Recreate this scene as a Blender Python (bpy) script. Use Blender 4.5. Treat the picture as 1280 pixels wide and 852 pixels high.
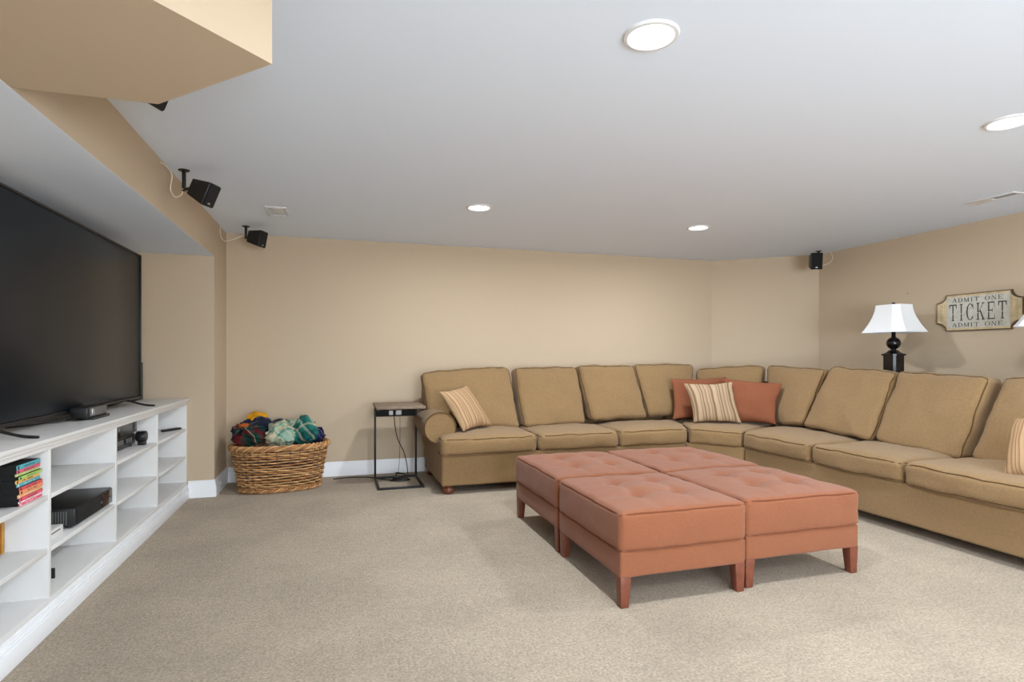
import bpy, bmesh, math, random
from mathutils import Vector, Matrix, noise
for o in list(bpy.data.objects): bpy.data.objects.remove(o)
PI = math.pi
S = bpy.context.scene
COL = S.collection

# ------------------------------------------------------------------ camera
FPX, HOR, EYE, YAW = 718.0, 445.0, 1.21, math.radians(17.1)
cam = bpy.data.cameras.new('camera'); cam.sensor_width = 36; cam.lens = FPX / 1280 * 36
cam.shift_y = (HOR - 426) / 1280; cam.clip_start = 0.05
co = bpy.data.objects.new('camera', cam); COL.objects.link(co)
co.location = (0, 0, EYE); co.rotation_euler = (PI / 2, 0, -YAW); S.camera = co

# ------------------------------------------------------------------ world, exposure
w = bpy.data.worlds.new('world'); S.world = w; w.use_nodes = True
w.node_tree.nodes['Background'].inputs[0].default_value = (0.9, 0.95, 1, 1)
w.node_tree.nodes['Background'].inputs[1].default_value = 0.3
S.view_settings.view_transform = 'Standard'; S.view_settings.look = 'None'
S.view_settings.gamma = 1; S.view_settings.use_curve_mapping = False
S.view_settings.exposure = 0.62
LAMP_W = 20.0
LAMP_COL = (0.87, 0.945, 1.0)
CEIL = 2.39
# added fill behind the camera, tilted up to brighten ceiling and front faces
fill = bpy.data.lights.new('fill_light', 'AREA'); fill.shape = 'RECTANGLE'; fill.size = 3.4; fill.size_y = 1.7; fill.energy = 255; fill.color = (0.82, 0.92, 1.0)
fill_o = bpy.data.objects.new('fill_light', fill); COL.objects.link(fill_o); fill_o.location = (1.5, -3.0, 1.15); fill_o.rotation_euler = (math.radians(90+33), 0, math.radians(-34))

# measured positions: turn a photograph pixel plus one known coordinate into a point of the room
FW = (math.sin(YAW), math.cos(YAW)); RT = (math.cos(YAW), -math.sin(YAW))
def P_d(px, py, d):
    l = (px - 640) / FPX * d
    return Vector((FW[0]*d + RT[0]*l, FW[1]*d + RT[1]*l, EYE - d*(py - HOR)/FPX))
def P_z(px, py, z): return P_d(px, py, FPX*(EYE - z)/(py - HOR))
def P_v(px, py, a, b, c):          # vertical plane a*x+b*y=c
    k = (px - 640) / FPX
    return P_d(px, py, c / (a*(FW[0]+RT[0]*k) + b*(FW[1]+RT[1]*k)))

# ------------------------------------------------------------------ materials
def srgb(r, g, b):
    f = lambda c: c/12.92 if c <= 0.04045 else ((c+0.055)/1.055)**2.4
    return (f(r/255), f(g/255), f(b/255), 1)
def mat(name, col, rough=0.6, metal=0.0, spec=0.5, noise_amt=0.0, noise_scale=8, bump=0.0, bump_scale=200, rib=None, emit=None, sheen=0.0, coat=0.0, mottled=None):
    m = bpy.data.materials.new(name); m.use_nodes = True
    nt = m.node_tree; N = nt.nodes; L = nt.links
    b = N['Principled BSDF']
    c = srgb(*col)
    b.inputs['Base Color'].default_value = c
    b.inputs['Roughness'].default_value = rough; b.inputs['Metallic'].default_value = metal
    b.inputs['Specular IOR Level'].default_value = spec
    b.inputs['Sheen Weight'].default_value = sheen
    b.inputs['Coat Weight'].default_value = coat
    if emit: 
        b.inputs['Emission Color'].default_value = (1, 1, 1, 1); b.inputs['Emission Strength'].default_value = emit
    tc = N.new('ShaderNodeTexCoord')
    if noise_amt:
        n = N.new('ShaderNodeTexNoise'); n.inputs['Scale'].default_value = noise_scale; n.inputs['Detail'].default_value = 6
        L.new(tc.outputs['Object'], n.inputs['Vector'])
        r = N.new('ShaderNodeValToRGB'); r.color_ramp.elements[0].position = 0.3; r.color_ramp.elements[1].position = 0.7
        r.color_ramp.elements[0].color = tuple(x*(1-noise_amt) for x in c[:3])+(1,)
        r.color_ramp.elements[1].color = tuple(min(1, x*(1+noise_amt)) for x in c[:3])+(1,)
        L.new(n.outputs[0], r.inputs[0]); L.new(r.outputs[0], b.inputs['Base Color'])
    last = None
    if bump:
        n2 = N.new('ShaderNodeTexNoise'); n2.inputs['Scale'].default_value = bump_scale; n2.inputs['Detail'].default_value = 3
        L.new(tc.outputs['Object'], n2.inputs['Vector'])
        bp = N.new('ShaderNodeBump'); bp.inputs['Strength'].default_value = bump; bp.inputs['Distance'].default_value = 0.01
        L.new(n2.outputs[0], bp.inputs['Height']); last = bp
    if rib:
        wv = N.new('ShaderNodeTexWave'); wv.inputs['Scale'].default_value = rib[1]; wv.bands_direction = rib[0]
        wv.inputs['Distortion'].default_value = 1.2; wv.inputs['Detail Scale'].default_value = 3
        L.new(tc.outputs['Object'], wv.inputs['Vector'])
        bp2 = N.new('ShaderNodeBump'); bp2.inputs['Strength'].default_value = rib[2]; bp2.inputs['Distance'].default_value = 0.003
        L.new(wv.outputs[1], bp2.inputs['Height'])
        if last: L.new(last.outputs[0], bp2.inputs['Normal'])
        last = bp2
    if last: L.new(last.outputs[0], b.inputs['Normal'])
    return m

M = {}
M['wall'] = mat('wall_paint_beige', (197, 177, 152), 0.85, spec=0.25, bump=0.06, bump_scale=350)
M['ceiling'] = mat('ceiling_paint_white', (228, 238, 253), 0.9, spec=0.2, bump=0.08, bump_scale=260)
M['white'] = mat('white_gloss_paint', (222, 220, 218), 0.5)
M['trim'] = mat('white_trim_paint', (238, 239, 242), 0.4)
M['sofa'] = mat('tan_chenille', (141, 113, 79), 0.95, spec=0.1, noise_amt=0.08, noise_scale=60, bump=0.25, bump_scale=420, rib=('Z', 60, 0.25), sheen=0.15)
M['sofa_pipe'] = mat('tan_chenille_piping', (92, 70, 44), 0.95, spec=0.1, bump=0.2)
M['ott'] = mat('rust_linen', (136, 84, 58), 0.95, spec=0.1, noise_amt=0.06, noise_scale=90, bump=0.25, bump_scale=500, sheen=0.18)
M['ott_pipe'] = mat('rust_linen_piping', (112, 66, 46), 0.95, spec=0.1)
M['rust'] = mat('rust_cotton', (132, 80, 57), 0.95, spec=0.1, noise_amt=0.05, noise_scale=70, bump=0.2, bump_scale=500)
M['legwood'] = mat('reddish_wood', (112, 60, 42), 0.4, noise_amt=0.2, noise_scale=30)
M['bunwood'] = mat('dark_bun_wood', (104, 52, 30), 0.3, noise_amt=0.2, noise_scale=30, coat=0.3)
M['black'] = mat('black_plastic', (20, 20, 21), 0.4)
M['black_matte'] = mat('black_matte', (14, 14, 15), 0.75)
M['black_gloss'] = mat('black_gloss_lacquer', (10, 9, 9), 0.25, coat=0.0)
M['black_metal'] = mat('black_metal', (28, 27, 27), 0.5, metal=0.3)
M['grille'] = mat('speaker_grille', (24, 24, 25), 0.8, bump=0.8, bump_scale=900)
M['screen'] = mat('dark_screen_glass', (22, 26, 31), 0.28, spec=0.25)
M['greyplastic'] = mat('grey_plastic', (95, 95, 93), 0.45)
M['silver'] = mat('silver', (190, 190, 192), 0.3, metal=0.9)
M['smoked'] = mat('smoked_plastic', (70, 63, 58), 0.3)
M['darkred'] = mat('dark_red_panel', (42, 14, 10), 0.2)
M['cable'] = mat('white_cable', (232, 222, 205), 0.5)
M['shade'] = mat('white_linen_shade', (238, 238, 240), 0.9, spec=0.1, bump=0.15, bump_scale=600)
M['tabletop'] = mat('weathered_wood_top', (128, 108, 90), 0.6, noise_amt=0.25, noise_scale=25, rib=('X', 12, 0.2))
M['plug'] = mat('white_plug', (225, 225, 225), 0.5)
M['lens'] = mat('lit_lens', (255, 255, 255), 0.5, emit=3.0)
M['vent'] = mat('vent_white', (222, 222, 224), 0.5)
M['vent_dark'] = mat('vent_inside_grey', (95, 95, 98), 0.8)
M['sign_edge'] = mat('sign_brown_edge', (96, 74, 54), 0.7, noise_amt=0.35, noise_scale=40)
M['sign_cream'] = mat('sign_aged_cream', (204, 184, 146), 0.8, noise_amt=0.22, noise_scale=22)
M['sign_face'] = mat('sign_pale_face', (206, 202, 190), 0.8, noise_amt=0.1, noise_scale=30)
M['sign_ink'] = mat('sign_ink', (62, 58, 54), 0.85, noise_amt=0.3, noise_scale=60)
M['steelnail'] = mat('nail', (120, 110, 100), 0.4, metal=0.6)
M['wicker'] = mat('wicker_honey', (196, 150, 100), 0.5, noise_amt=0.3, noise_scale=14, bump=0.2, bump_scale=120)
M['wicker_s'] = mat('wicker_stake_brown', (96, 60, 32), 0.7)
M['wicker_d'] = mat('wicker_brown', (168, 118, 72), 0.6, noise_amt=0.3, noise_scale=18)
M['navy'] = mat('navy_fleece', (24, 29, 48), 0.95, spec=0.1, bump=0.3, sheen=0.2)
M['gold'] = mat('gold_fleece', (214, 150, 36), 0.95, spec=0.1, bump=0.3)
M['orange'] = mat('orange_fleece', (176, 92, 48), 0.95, spec=0.1, bump=0.3)

def stripes(name, stopsu, stopsv=None, nu=1.0, nv=1.0, rough=0.95, fine=0):
    """woven stripes / plaid laid out on the cloth's own uv"""
    m = bpy.data.materials.new(name); m.use_nodes = True
    nt = m.node_tree; N = nt.nodes; L = nt.links; b = N['Principled BSDF']
    b.inputs['Roughness'].default_value = rough; b.inputs['Specular IOR Level'].default_value = 0.1
    uv = N.new('ShaderNodeUVMap'); sp = N.new('ShaderNodeSeparateXYZ'); L.new(uv.outputs[0], sp.inputs[0])
    def chan(idx, n, stops):
        mu = N.new('ShaderNodeMath'); mu.operation = 'MULTIPLY'; mu.inputs[1].default_value = n
        fr = N.new('ShaderNodeMath'); fr.operation = 'FRACT'
        L.new(sp.outputs[idx], mu.inputs[0]); L.new(mu.outputs[0], fr.inputs[0])
        r = N.new('ShaderNodeValToRGB'); cr = r.color_ramp; cr.interpolation = 'LINEAR' if fine else 'CONSTANT'
        cr.elements[0].position = 0; cr.elements[0].color = srgb(*stops[0][1])
        cr.elements[1].position = stops[1][0]; cr.elements[1].color = srgb(*stops[1][1])
        for p, c in stops[2:]:
            e = cr.elements.new(p); e.color = srgb(*c)
        L.new(fr.outputs[0], r.inputs[0]); return r.outputs[0]
    cu = chan(0, nu, stopsu)
    if stopsv:
        cv = chan(1, nv, stopsv)
        mx = N.new('ShaderNodeMixRGB'); mx.inputs[0].default_value = 0.5
        L.new(cu, mx.inputs[1]); L.new(cv, mx.inputs[2]); out = mx.outputs[0]
    else: out = cu
    L.new(out, b.inputs['Base Color'])
    tc = N.new('ShaderNodeTexCoord'); n2 = N.new('ShaderNodeTexNoise'); n2.inputs['Scale'].default_value = 380
    L.new(tc.outputs['Object'], n2.inputs['Vector'])
    bp = N.new('ShaderNodeBump'); bp.inputs['Strength'].default_value = 0.3; bp.inputs['Distance'].default_value = 0.01
    L.new(n2.outputs[0], bp.inputs['Height']); L.new(bp.outputs[0], b.inputs['Normal'])
    return m
cr_, tn, br, ru = (180, 150, 116), (160, 128, 94), (130, 98, 70), (150, 104, 78)
M['striped'] = stripes('striped_tan_cream', [(0, cr_), (.08, tn), (.12, cr_), (.2, br), (.24, tn), (.32, cr_), (.4, cr_), (.46, ru), (.5, tn), (.6, cr_), (.66, br), (.7, cr_), (.78, tn), (.84, ru), (.88, cr_), (.95, cr_)], nu=2.8, fine=1)
M['striped_pale'] = stripes('striped_pale_cream', [(0, (174, 151, 124)), (.08, (140, 110, 82)), (.12, (176, 153, 126)), (.2, (124, 96, 70)), (.27, (138, 108, 80)), (.32, (178, 155, 128)), (.5, (172, 148, 120)), (.56, (132, 104, 78)), (.6, (178, 155, 128)), (.7, (124, 96, 70)), (.76, (176, 153, 126)), (.9, (142, 112, 84)), (.95, (174, 151, 124))], nu=2.5, fine=1)
tl, td, cm = (44, 112, 104), (20, 72, 70), (186, 178, 150)
M['teal_plaid'] = stripes('teal_plaid', [(0, tl), (.3, cm), (.4, td), (.55, tl), (.7, (120, 160, 140)), (.78, cm), (.84, td)], [(0, td), (.25, tl), (.45, cm), (.55, tl), (.8, (110, 150, 130)), (.9, td)], 1.5, 1.5)
M['light_plaid'] = stripes('pale_teal_plaid', [(0, cm), (.25, tl), (.35, (150, 180, 160)), (.6, cm), (.75, (90, 150, 136)), (.9, cm)], [(0, (160, 186, 166)), (.3, tl), (.4, cm), (.7, (70, 140, 128)), (.8, cm)], 1.25, 1.25)
rd = (88, 28, 30); ng = (22, 60, 50)
M['red_plaid'] = stripes('red_green_plaid', [(0, rd), (.3, ng), (.5, (20, 26, 40)), (.6, rd), (.75, cm), (.8, ng)], [(0, ng), (.3, rd), (.5, (26, 30, 44)), (.8, (60, 110, 90)), (.9, rd)], 1.5, 1.5)
M['navy_print'] = stripes('navy_red_print', [(0, (26, 34, 66)), (.4, (120, 40, 50)), (.5, (30, 40, 80)), (.8, (150, 130, 120)), (.86, (26, 34, 66))], [(0, (26, 34, 66)), (.5, (40, 60, 110)), (.7, (26, 34, 66))], 2.5, 2.5)

def carpet_mat():
    m = bpy.data.materials.new('beige_cut_pile_carpet'); m.use_nodes = True
    nt = m.node_tree; N = nt.nodes; L = nt.links; b = N['Principled BSDF']
    b.inputs['Roughness'].default_value = 1; b.inputs['Specular IOR Level'].default_value = 0.05
    b.inputs['Sheen Weight'].default_value = 0.15
    tc = N.new('ShaderNodeTexCoord')
    def nz(scale, det, rough=0.6):
        n = N.new('ShaderNodeTexNoise'); n.inputs['Scale'].default_value = scale; n.inputs['Detail'].default_value = det
        n.inputs['Roughness'].default_value = rough
        L.new(tc.outputs['Object'], n.inputs['Vector']); return n.outputs[0]
    def ramp(src, a, b_, p0, p1):
        r = N.new('ShaderNodeValToRGB'); r.color_ramp.elements[0].position = p0; r.color_ramp.elements[1].position = p1
        r.color_ramp.elements[0].color = a; r.color_ramp.elements[1].color = b_; L.new(src, r.inputs[0]); return r.outputs[0]
    base = ramp(nz(85, 5, 0.75), srgb(152, 134, 113), srgb(205, 188, 166), 0.33, 0.64)
    nap = ramp(nz(1.8, 4), (0.90, 0.90, 0.90, 1), (1.05, 1.05, 1.05, 1), 0.38, 0.62)
    speck = ramp(nz(26, 3), (0.93, 0.93, 0.92, 1), (1.03, 1.03, 1.03, 1), 0.4, 0.6)
    m1 = N.new('ShaderNodeMixRGB'); m1.blend_type = 'MULTIPLY'; m1.inputs[0].default_value = 1
    L.new(base, m1.inputs[1]); L.new(nap, m1.inputs[2])
    m2 = N.new('ShaderNodeMixRGB'); m2.blend_type = 'MULTIPLY'; m2.inputs[0].default_value = 1
    L.new(m1.outputs[0], m2.inputs[1]); L.new(speck, m2.inputs[2])
    L.new(m2.outputs[0], b.inputs['Base Color'])
    bp = N.new('ShaderNodeBump'); bp.inputs['Strength'].default_value = 0.8; bp.inputs['Distance'].default_value = 0.012
    L.new(nz(160, 4, 0.8), bp.inputs['Height']); L.new(bp.outputs[0], b.inputs['Normal'])
    return m
M['carpet'] = carpet_mat()

# ------------------------------------------------------------------ object helpers
ORG = {}
def org(o): 
    while o.parent: o = o.parent
    return ORG.get(o.name, Vector((0, 0, 0)))
def thing(name, label, cat, loc=(0, 0, 0), group=None):
    o = bpy.data.objects.new(name, None); o.empty_display_size = 0.1; COL.objects.link(o)
    o.location = loc; ORG[o.name] = Vector(loc); tag(o, label, cat, group); return o
def tag(o, label, cat, group=None):
    o['label'] = label; o['category'] = cat
    if group: o['group'] = group
    return o
def obj(name, bm, m, parent=None, smooth=True, label=None, recalc=True):
    if recalc: bmesh.ops.recalc_face_normals(bm, faces=bm.faces)
    if parent: bmesh.ops.translate(bm, verts=bm.verts, vec=-org(parent))
    me = bpy.data.meshes.new(name); bm.to_mesh(me); bm.free()
    o = bpy.data.objects.new(name, me); COL.objects.link(o)
    me.materials.append(m)
    if smooth:
        me.shade_smooth()
        me.set_sharp_from_angle(angle=math.radians(40))
    if parent: o.parent = parent
    if label: o['label'] = label
    return o
def solo(name, bm, m, label, cat, group=None, smooth=True):
    """a one-mesh thing whose origin sits at its base centre"""
    lo = Vector((min(v.co.x for v in bm.verts), min(v.co.y for v in bm.verts), min(v.co.z for v in bm.verts)))
    hi = Vector((max(v.co.x for v in bm.verts), max(v.co.y for v in bm.verts), 0))
    c = Vector(((lo.x+hi.x)/2, (lo.y+hi.y)/2, lo.z))
    bmesh.ops.translate(bm, verts=bm.verts, vec=-c)
    o = obj(name, bm, m, smooth=smooth); o.location = c; tag(o, label, cat, group); return o
def struct(name, bm, m, parent=None, smooth=True):
    o = obj(name, bm, m, parent, smooth)
    if not parent: o['kind'] = 'structure'
    return o
def copy_tree(o, parent=None):
    c = o.copy(); COL.objects.link(c)
    if parent: c.parent = parent
    for ch in [x for x in COL.objects if x.parent == o]: copy_tree(ch, c)
    return c
def B(): return bmesh.new()
def box(bm, x0, x1, y0, y1, z0, z1, bev=0.0, seg=2, mtx=None):
    t = B(); bmesh.ops.create_cube(t, size=1)
    for v in t.verts: v.co = Vector((x0+(v.co.x+.5)*(x1-x0), y0+(v.co.y+.5)*(y1-y0), z0+(v.co.z+.5)*(z1-z0)))
    if bev: bmesh.ops.bevel(t, geom=t.edges[:], offset=bev, segments=seg, profile=.5, affect='EDGES')
    if mtx: bmesh.ops.transform(t, matrix=mtx, verts=t.verts)
    return join(bm, t)
def join(bm, t):
    bmesh.ops.recalc_face_normals(t, faces=t.faces)
    me = bpy.data.meshes.new('t'); t.to_mesh(me); t.free(); bm.from_mesh(me); bpy.data.meshes.remove(me); return bm
def tube(bm, pts, r, n=8, closed=False, cap=True):
    pts = [Vector(p) for p in pts]; R = r if hasattr(r, '__len__') else [r]*len(pts)
    rings = []; up = None; N_ = len(pts)
    for i, p in enumerate(pts):
        a = pts[(i-1) % N_] if (closed or i > 0) else p
        b = pts[(i+1) % N_] if (closed or i < N_-1) else p
        t = (b-a).normalized()
        if up is None: up = Vector((0, 0, 1)) if abs(t.z) < .9 else Vector((1, 0, 0))
        u = up - t*up.dot(t)
        if u.length < 1e-4: u = t.orthogonal()
        u.normalize(); up = u; v = t.cross(u)
        rings.append([bm.verts.new(p + (u*math.cos(2*PI*k/n) + v*math.sin(2*PI*k/n))*R[i]) for k in range(n)])
    for i in range(N_ if closed else N_-1):
        A, C = rings[i], rings[(i+1) % N_]
        for k in range(n): bm.faces.new((A[k], A[(k+1) % n], C[(k+1) % n], C[k]))
    if cap and not closed:
        bm.faces.new(rings[0][::-1]); bm.faces.new(rings[-1])
    return bm
def smoothpath(pts, k=6):
    pts = [Vector(p) for p in pts]; out = []
    for i in range(len(pts)-1):
        p0 = pts[max(0, i-1)]; p1 = pts[i]; p2 = pts[i+1]; p3 = pts[min(len(pts)-1, i+2)]
        for j in range(k):
            t = j/k
            out.append(0.5*((2*p1)+(p2-p0)*t+(2*p0-5*p1+4*p2-p3)*t*t+(3*p1-p0-3*p2+p3)*t**3))
    out.append(pts[-1]); return out
def lathe(bm, prof, c, n=24):
    rings = []
    for r, z in prof:
        if r < 1e-5: rings.append([bm.verts.new((c[0], c[1], c[2]+z))])
        else: rings.append([bm.verts.new((c[0]+r*math.cos(2*PI*k/n), c[1]+r*math.sin(2*PI*k/n), c[2]+z)) for k in range(n)])
    for A, C in zip(rings, rings[1:]):
        for k in range(n):
            a = [A[k % len(A)], A[(k+1) % len(A)], C[(k+1) % len(C)], C[k % len(C)]]
            f = []
            for v in a:
                if v not in f: f.append(v)
            if len(f) > 2: bm.faces.new(f)
    return bm
def prism(bm, poly, z0, z1):
    a = [bm.verts.new((x, y, z0)) for x, y in poly]; b = [bm.verts.new((x, y, z1)) for x, y in poly]
    bm.faces.new(a[::-1]); bm.faces.new(b); n = len(poly)
    for k in range(n): bm.faces.new((a[k], a[(k+1) % n], b[(k+1) % n], b[k]))
    return bm

# ---- stuffed, rounded cushion mapped onto eight corners
class Cushion:
    """c[(i,j,k)] i: left/right, j: front/back, k: bottom/top"""
    def __init__(s, c, r, bulge=(0, 0, 0.02), bot=0.3, seed=0, wr=0.003, hook=None):
        s.c = {k: Vector(v) for k, v in c.items()}; s.r = r; s.b = bulge; s.bot = bot; s.seed = seed; s.wr = wr; s.hook = hook
        L = lambda a, b: (s.c[a]-s.c[b]).length
        s.h = [sum(L((1,)+q, (0,)+q) for q in ((0, 0), (0, 1), (1, 0), (1, 1)))/8,
               sum(L((q[0], 1, q[1]), (q[0], 0, q[1])) for q in ((0, 0), (0, 1), (1, 0), (1, 1)))/8,
               sum(L(q+(1,), q+(0,)) for q in ((0, 0), (0, 1), (1, 0), (1, 1)))/8]
        s.r = min(r, min(s.h)*0.98)
    def rnd(s, q):
        i = Vector([max(-(h-s.r), min(h-s.r, x)) for x, h in zip(q, s.h)])
        d = Vector(q)-i
        return i + (d.normalized()*s.r if d.length > 1e-9 else d)
    def pos(s, q, extra=0.0):
        q = s.rnd(q)
        u, v, w = (q[k]/s.h[k] for k in range(3))
        bz = s.b[2]*(1 if w > 0 else s.bot)
        f = lambda x: 1 - abs(x)**2.6
        q = Vector((q.x + s.b[0]*u*f(v)*f(w), q.y + s.b[1]*v*f(u)*f(w), q.z + bz*w*f(u)*f(v)))
        if s.hook: q = s.hook(q, u, v, w)
        U, V, W = ((q[k]/s.h[k]+1)/2 for k in range(3))
        p = Vector((0, 0, 0))
        for (i, j, k), c in s.c.items():
            p += c*((U if i else 1-U)*(V if j else 1-V)*(W if k else 1-W))
        if s.wr:
            n = noise.noise_vector(p*7+Vector((s.seed*9.1, 0, 0))); n2 = noise.noise_vector(p*19+Vector((0, s.seed*3.3, 0)))
            p = p + n*s.wr*1.6 + n2*s.wr*0.7
        return p
    def axis(s, h, n):
        r = s.r; a = []
        for k in range(5): a.append(h-r + r*math.tan(math.radians(45*(4-k)/4)))
        inner = h-r; m = [inner*(1-2*(k+1)/(n+1)) for k in range(n)]
        full = a + m; full += [-x for x in a[::-1]]
        return full
    def build(s, bm, n=(10, 8, 3)):
        ax = [s.axis(s.h[k], n[k]) for k in range(3)]; cache = {}
        def V(q):
            key = tuple(round(x, 5) for x in q)
            if key not in cache: cache[key] = bm.verts.new(s.pos(q))
            return cache[key]
        for k in range(3):
            i, j = [t for t in range(3) if t != k]
            for sg in (-1, 1):
                for a in range(len(ax[i])-1):
                    for b in range(len(ax[j])-1):
                        vs = []
                        for (aa, bb) in ((a, b), (a+1, b), (a+1, b+1), (a, b+1)):
                            q = [0, 0, 0]; q[i] = ax[i][aa]; q[j] = ax[j][bb]; q[k] = sg*s.h[k]; vs.append(V(q))
                        if len(set(vs)) > 2:
                            try: bm.faces.new([v for n_, v in enumerate(vs) if v not in vs[:n_]])
                            except ValueError: pass
        return bm
    def piping(s, bm, k, sg, rad=0.005, frac=0.8):
        """tube along the rim of the face whose axis is k"""
        i, j = [t for t in range(3) if t != k]
        hi, hj = s.h[i], s.h[j]; pts = []; m = 12
        for (x0, y0), (x1, y1) in (((-1, -1), (1, -1)), ((1, -1), (1, 1)), ((1, 1), (-1, 1)), ((-1, 1), (-1, -1))):
            for t in range(m):
                a = math.tan((t/m-.5)*PI/2) if False else (t/m*2-1)
                q = [0, 0, 0]
                q[i] = x0*hi if x0 == x1 else hi*a*(x1)
                q[j] = y0*hj if y0 == y1 else hj*a*(y1)
                q[k] = sg*(s.h[k]-s.r*(1-frac)); pts.append(q)
        P = []
        for q in pts: P.append(s.pos(q))
        tube(bm, P, rad, 6, closed=True); return bm
def boxc(x0, x1, y0, y1, z0, z1):
    return {(i, j, k): ((x0, x1)[i], (y0, y1)[j], (z0, z1)[k]) for i in (0, 1) for j in (0, 1) for k in (0, 1)}
def quadc(fl, fr, brr, bl, z0, z1):
    d = {}
    for k, zz in ((0, z0), (1, z1)):
        d[(0, 0, k)] = (fl[0], fl[1], zz); d[(1, 0, k)] = (fr[0], fr[1], zz); d[(1, 1, k)] = (brr[0], brr[1], zz); d[(0, 1, k)] = (bl[0], bl[1], zz)
    return d
def pillow(corn, T, m, name, label, seed=0, group=None, pinch=0.09, wr=0.006):
    """knife-edge throw pillow from corners tl, tr, br, bl"""
    tl_, tr_, br_, bl_ = [Vector(c) for c in corn]
    nrm = ((tr_-tl_).cross(bl_-tl_)).normalized()
    bm = B(); uvl = bm.loops.layers.uv.new('UVMap'); n = 22; G = {}
    for sgn in (1, -1):
        for a in range(n+1):
            for b in range(n+1):
                u = math.sin((a/n*2-1)*PI/2); v = math.sin((b/n*2-1)*PI/2)
                edge = a in (0, n) or b in (0, n)
                if edge and sgn == -1: G[(sgn, a, b)] = G[(1, a, b)]; continue
                uu = u*(1-pinch*(1-v*v)); vv = v*(1-pinch*(1-u*u))
                t = T*((1-u*u)*(1-v*v))**0.42
                U, V = (uu+1)/2, (vv+1)/2
                p = tl_*(1-U)*(1-V)+tr_*U*(1-V)+br_*U*V+bl_*(1-U)*V
                p = p + nrm*t*sgn
                # creases running in from the corners and a soft all-over wrinkle
                cr = math.sin((u*v)*9+seed)*0.004*abs(u*v)
                p = p + nrm*cr*sgn + noise.noise_vector(p*9+Vector((seed*4.7, 1, 0)))*wr*(0.4 if edge else 1.3)
                G[(sgn, a, b)] = bm.verts.new(p)
    for sgn in (1, -1):
        for a in range(n):
            for b in range(n):
                q = [(a, b), (a+1, b), (a+1, b+1), (a, b+1)]
                try: f = bm.faces.new([G[(sgn,)+k] for k in (q if sgn == 1 else q[::-1])])
                except ValueError: continue
                for lp, k in zip(f.loops, (q if sgn == 1 else q[::-1])):
                    lp[uvl].uv = (math.sin((k[0]/n*2-1)*PI/2)*.5+.5, math.sin((k[1]/n*2-1)*PI/2)*.5+.5)
    return solo(name, bm, m, label, 'pillow', group)

# ================================================================== THE ROOM
XL, XN, XR, YB, YE, YC = -1.0, -1.72, 5.37, 6.07, 5.5, -3.6      # left wall, niche back, right wall, back wall, niche end, wall behind
AC = (4.45, YB); AD = (XR, 5.33)                                   # angled corner
NZ = 2.075                                                         # niche ceiling
NY0 = 0.6
struct('floor', box(B(), XN-.1, XR+.1, YC-.1, YB+.1, -.1, 0), M['carpet'])
struct('ceiling', box(B(), XN-.1, XR+.1, YC-.1, YB+.1, CEIL, CEIL+.1), M['ceiling'])
struct('wall_back', box(B(), XL-.72, AC[0], YB, YB+.1, 0, CEIL), M['wall'])
bm = B(); prism(bm, [AC, AD, (AD[0]+.1, AD[1]), (AD[0]+.1, YB+.1), (AC[0], YB+.1)], 0, CEIL); struct('wall_back_right', bm, M['wall'])
struct('wall_right', box(B(), XR, XR+.1, YC, AD[1], 0, CEIL), M['wall'])
bm = B(); box(bm, XN, -.2, YC-.1, YC, 0, CEIL); box(bm, 4.4, XR, YC-.1, YC, 0, CEIL); box(bm, -.2, 4.4, YC-.1, YC, 0, .35); box(bm, -.2, 4.4, YC-.1, YC, 2.15, CEIL)
struct('wall_behind', bm, M['wall'], smooth=False)
wn = struct('added_window_1', box(B(), -.2, -.14, YC-.08, YC-.02, .35, 2.15, .004), M['white'])  # unseen window, added as an opening for the fill behind the camera
for x in (1.34, 2.86, 4.34): obj('mullion', box(B(), x, x+.06, YC-.08, YC-.02, .35, 2.15, .004), M['white'], wn)
for z in (.35, 2.09): obj('frame_rail', box(B(), -.14, 4.34, YC-.08, YC-.02, z, z+.06, .004), M['white'], wn)
gl = mat('added_window_glass', (255, 255, 255), 0.02); gl.node_tree.nodes['Principled BSDF'].inputs['Transmission Weight'].default_value = 1
for x0_, x1_ in ((-.14, 1.34), (1.40, 2.86), (2.92, 4.34)): obj('pane', box(B(), x0_, x1_, YC-.055, YC-.049, .41, 2.09), gl, wn)
struct('wall_left_far', box(B(), XN, XL, YE, YB, 0, CEIL), M['wall'])
struct('wall_niche', box(B(), XN-.1, XN, YC, YE, 0, CEIL), M['wall'])
struct('wall_left_near', box(B(), XN, XL, YC, NY0, 0, CEIL), M['wall'])
struct('wall_left_header', box(B(), XL-.1, XL, NY0, YE, NZ, CEIL), M['wall'])
struct('ceiling_niche', box(B(), XN, XL-.1, NY0, YE, NZ, NZ+.08), M['ceiling'])
bm = B(); box(bm, XL-.1, XL-0.0008, NY0, YE, NZ-.0015, NZ+.0005); struct('ceiling_niche_edge', bm, M['ceiling'])
bm = B(); prism(bm, [(XL+.0005, 2.255), (XL+.0005, 1.03), (-.18-.815, 1.03), (-.18, 1.846), (-.584, 2.255)][::-1], 2.08, CEIL-.001)
struct('wall_soffit', bm, M['wall'], smooth=False)

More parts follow.
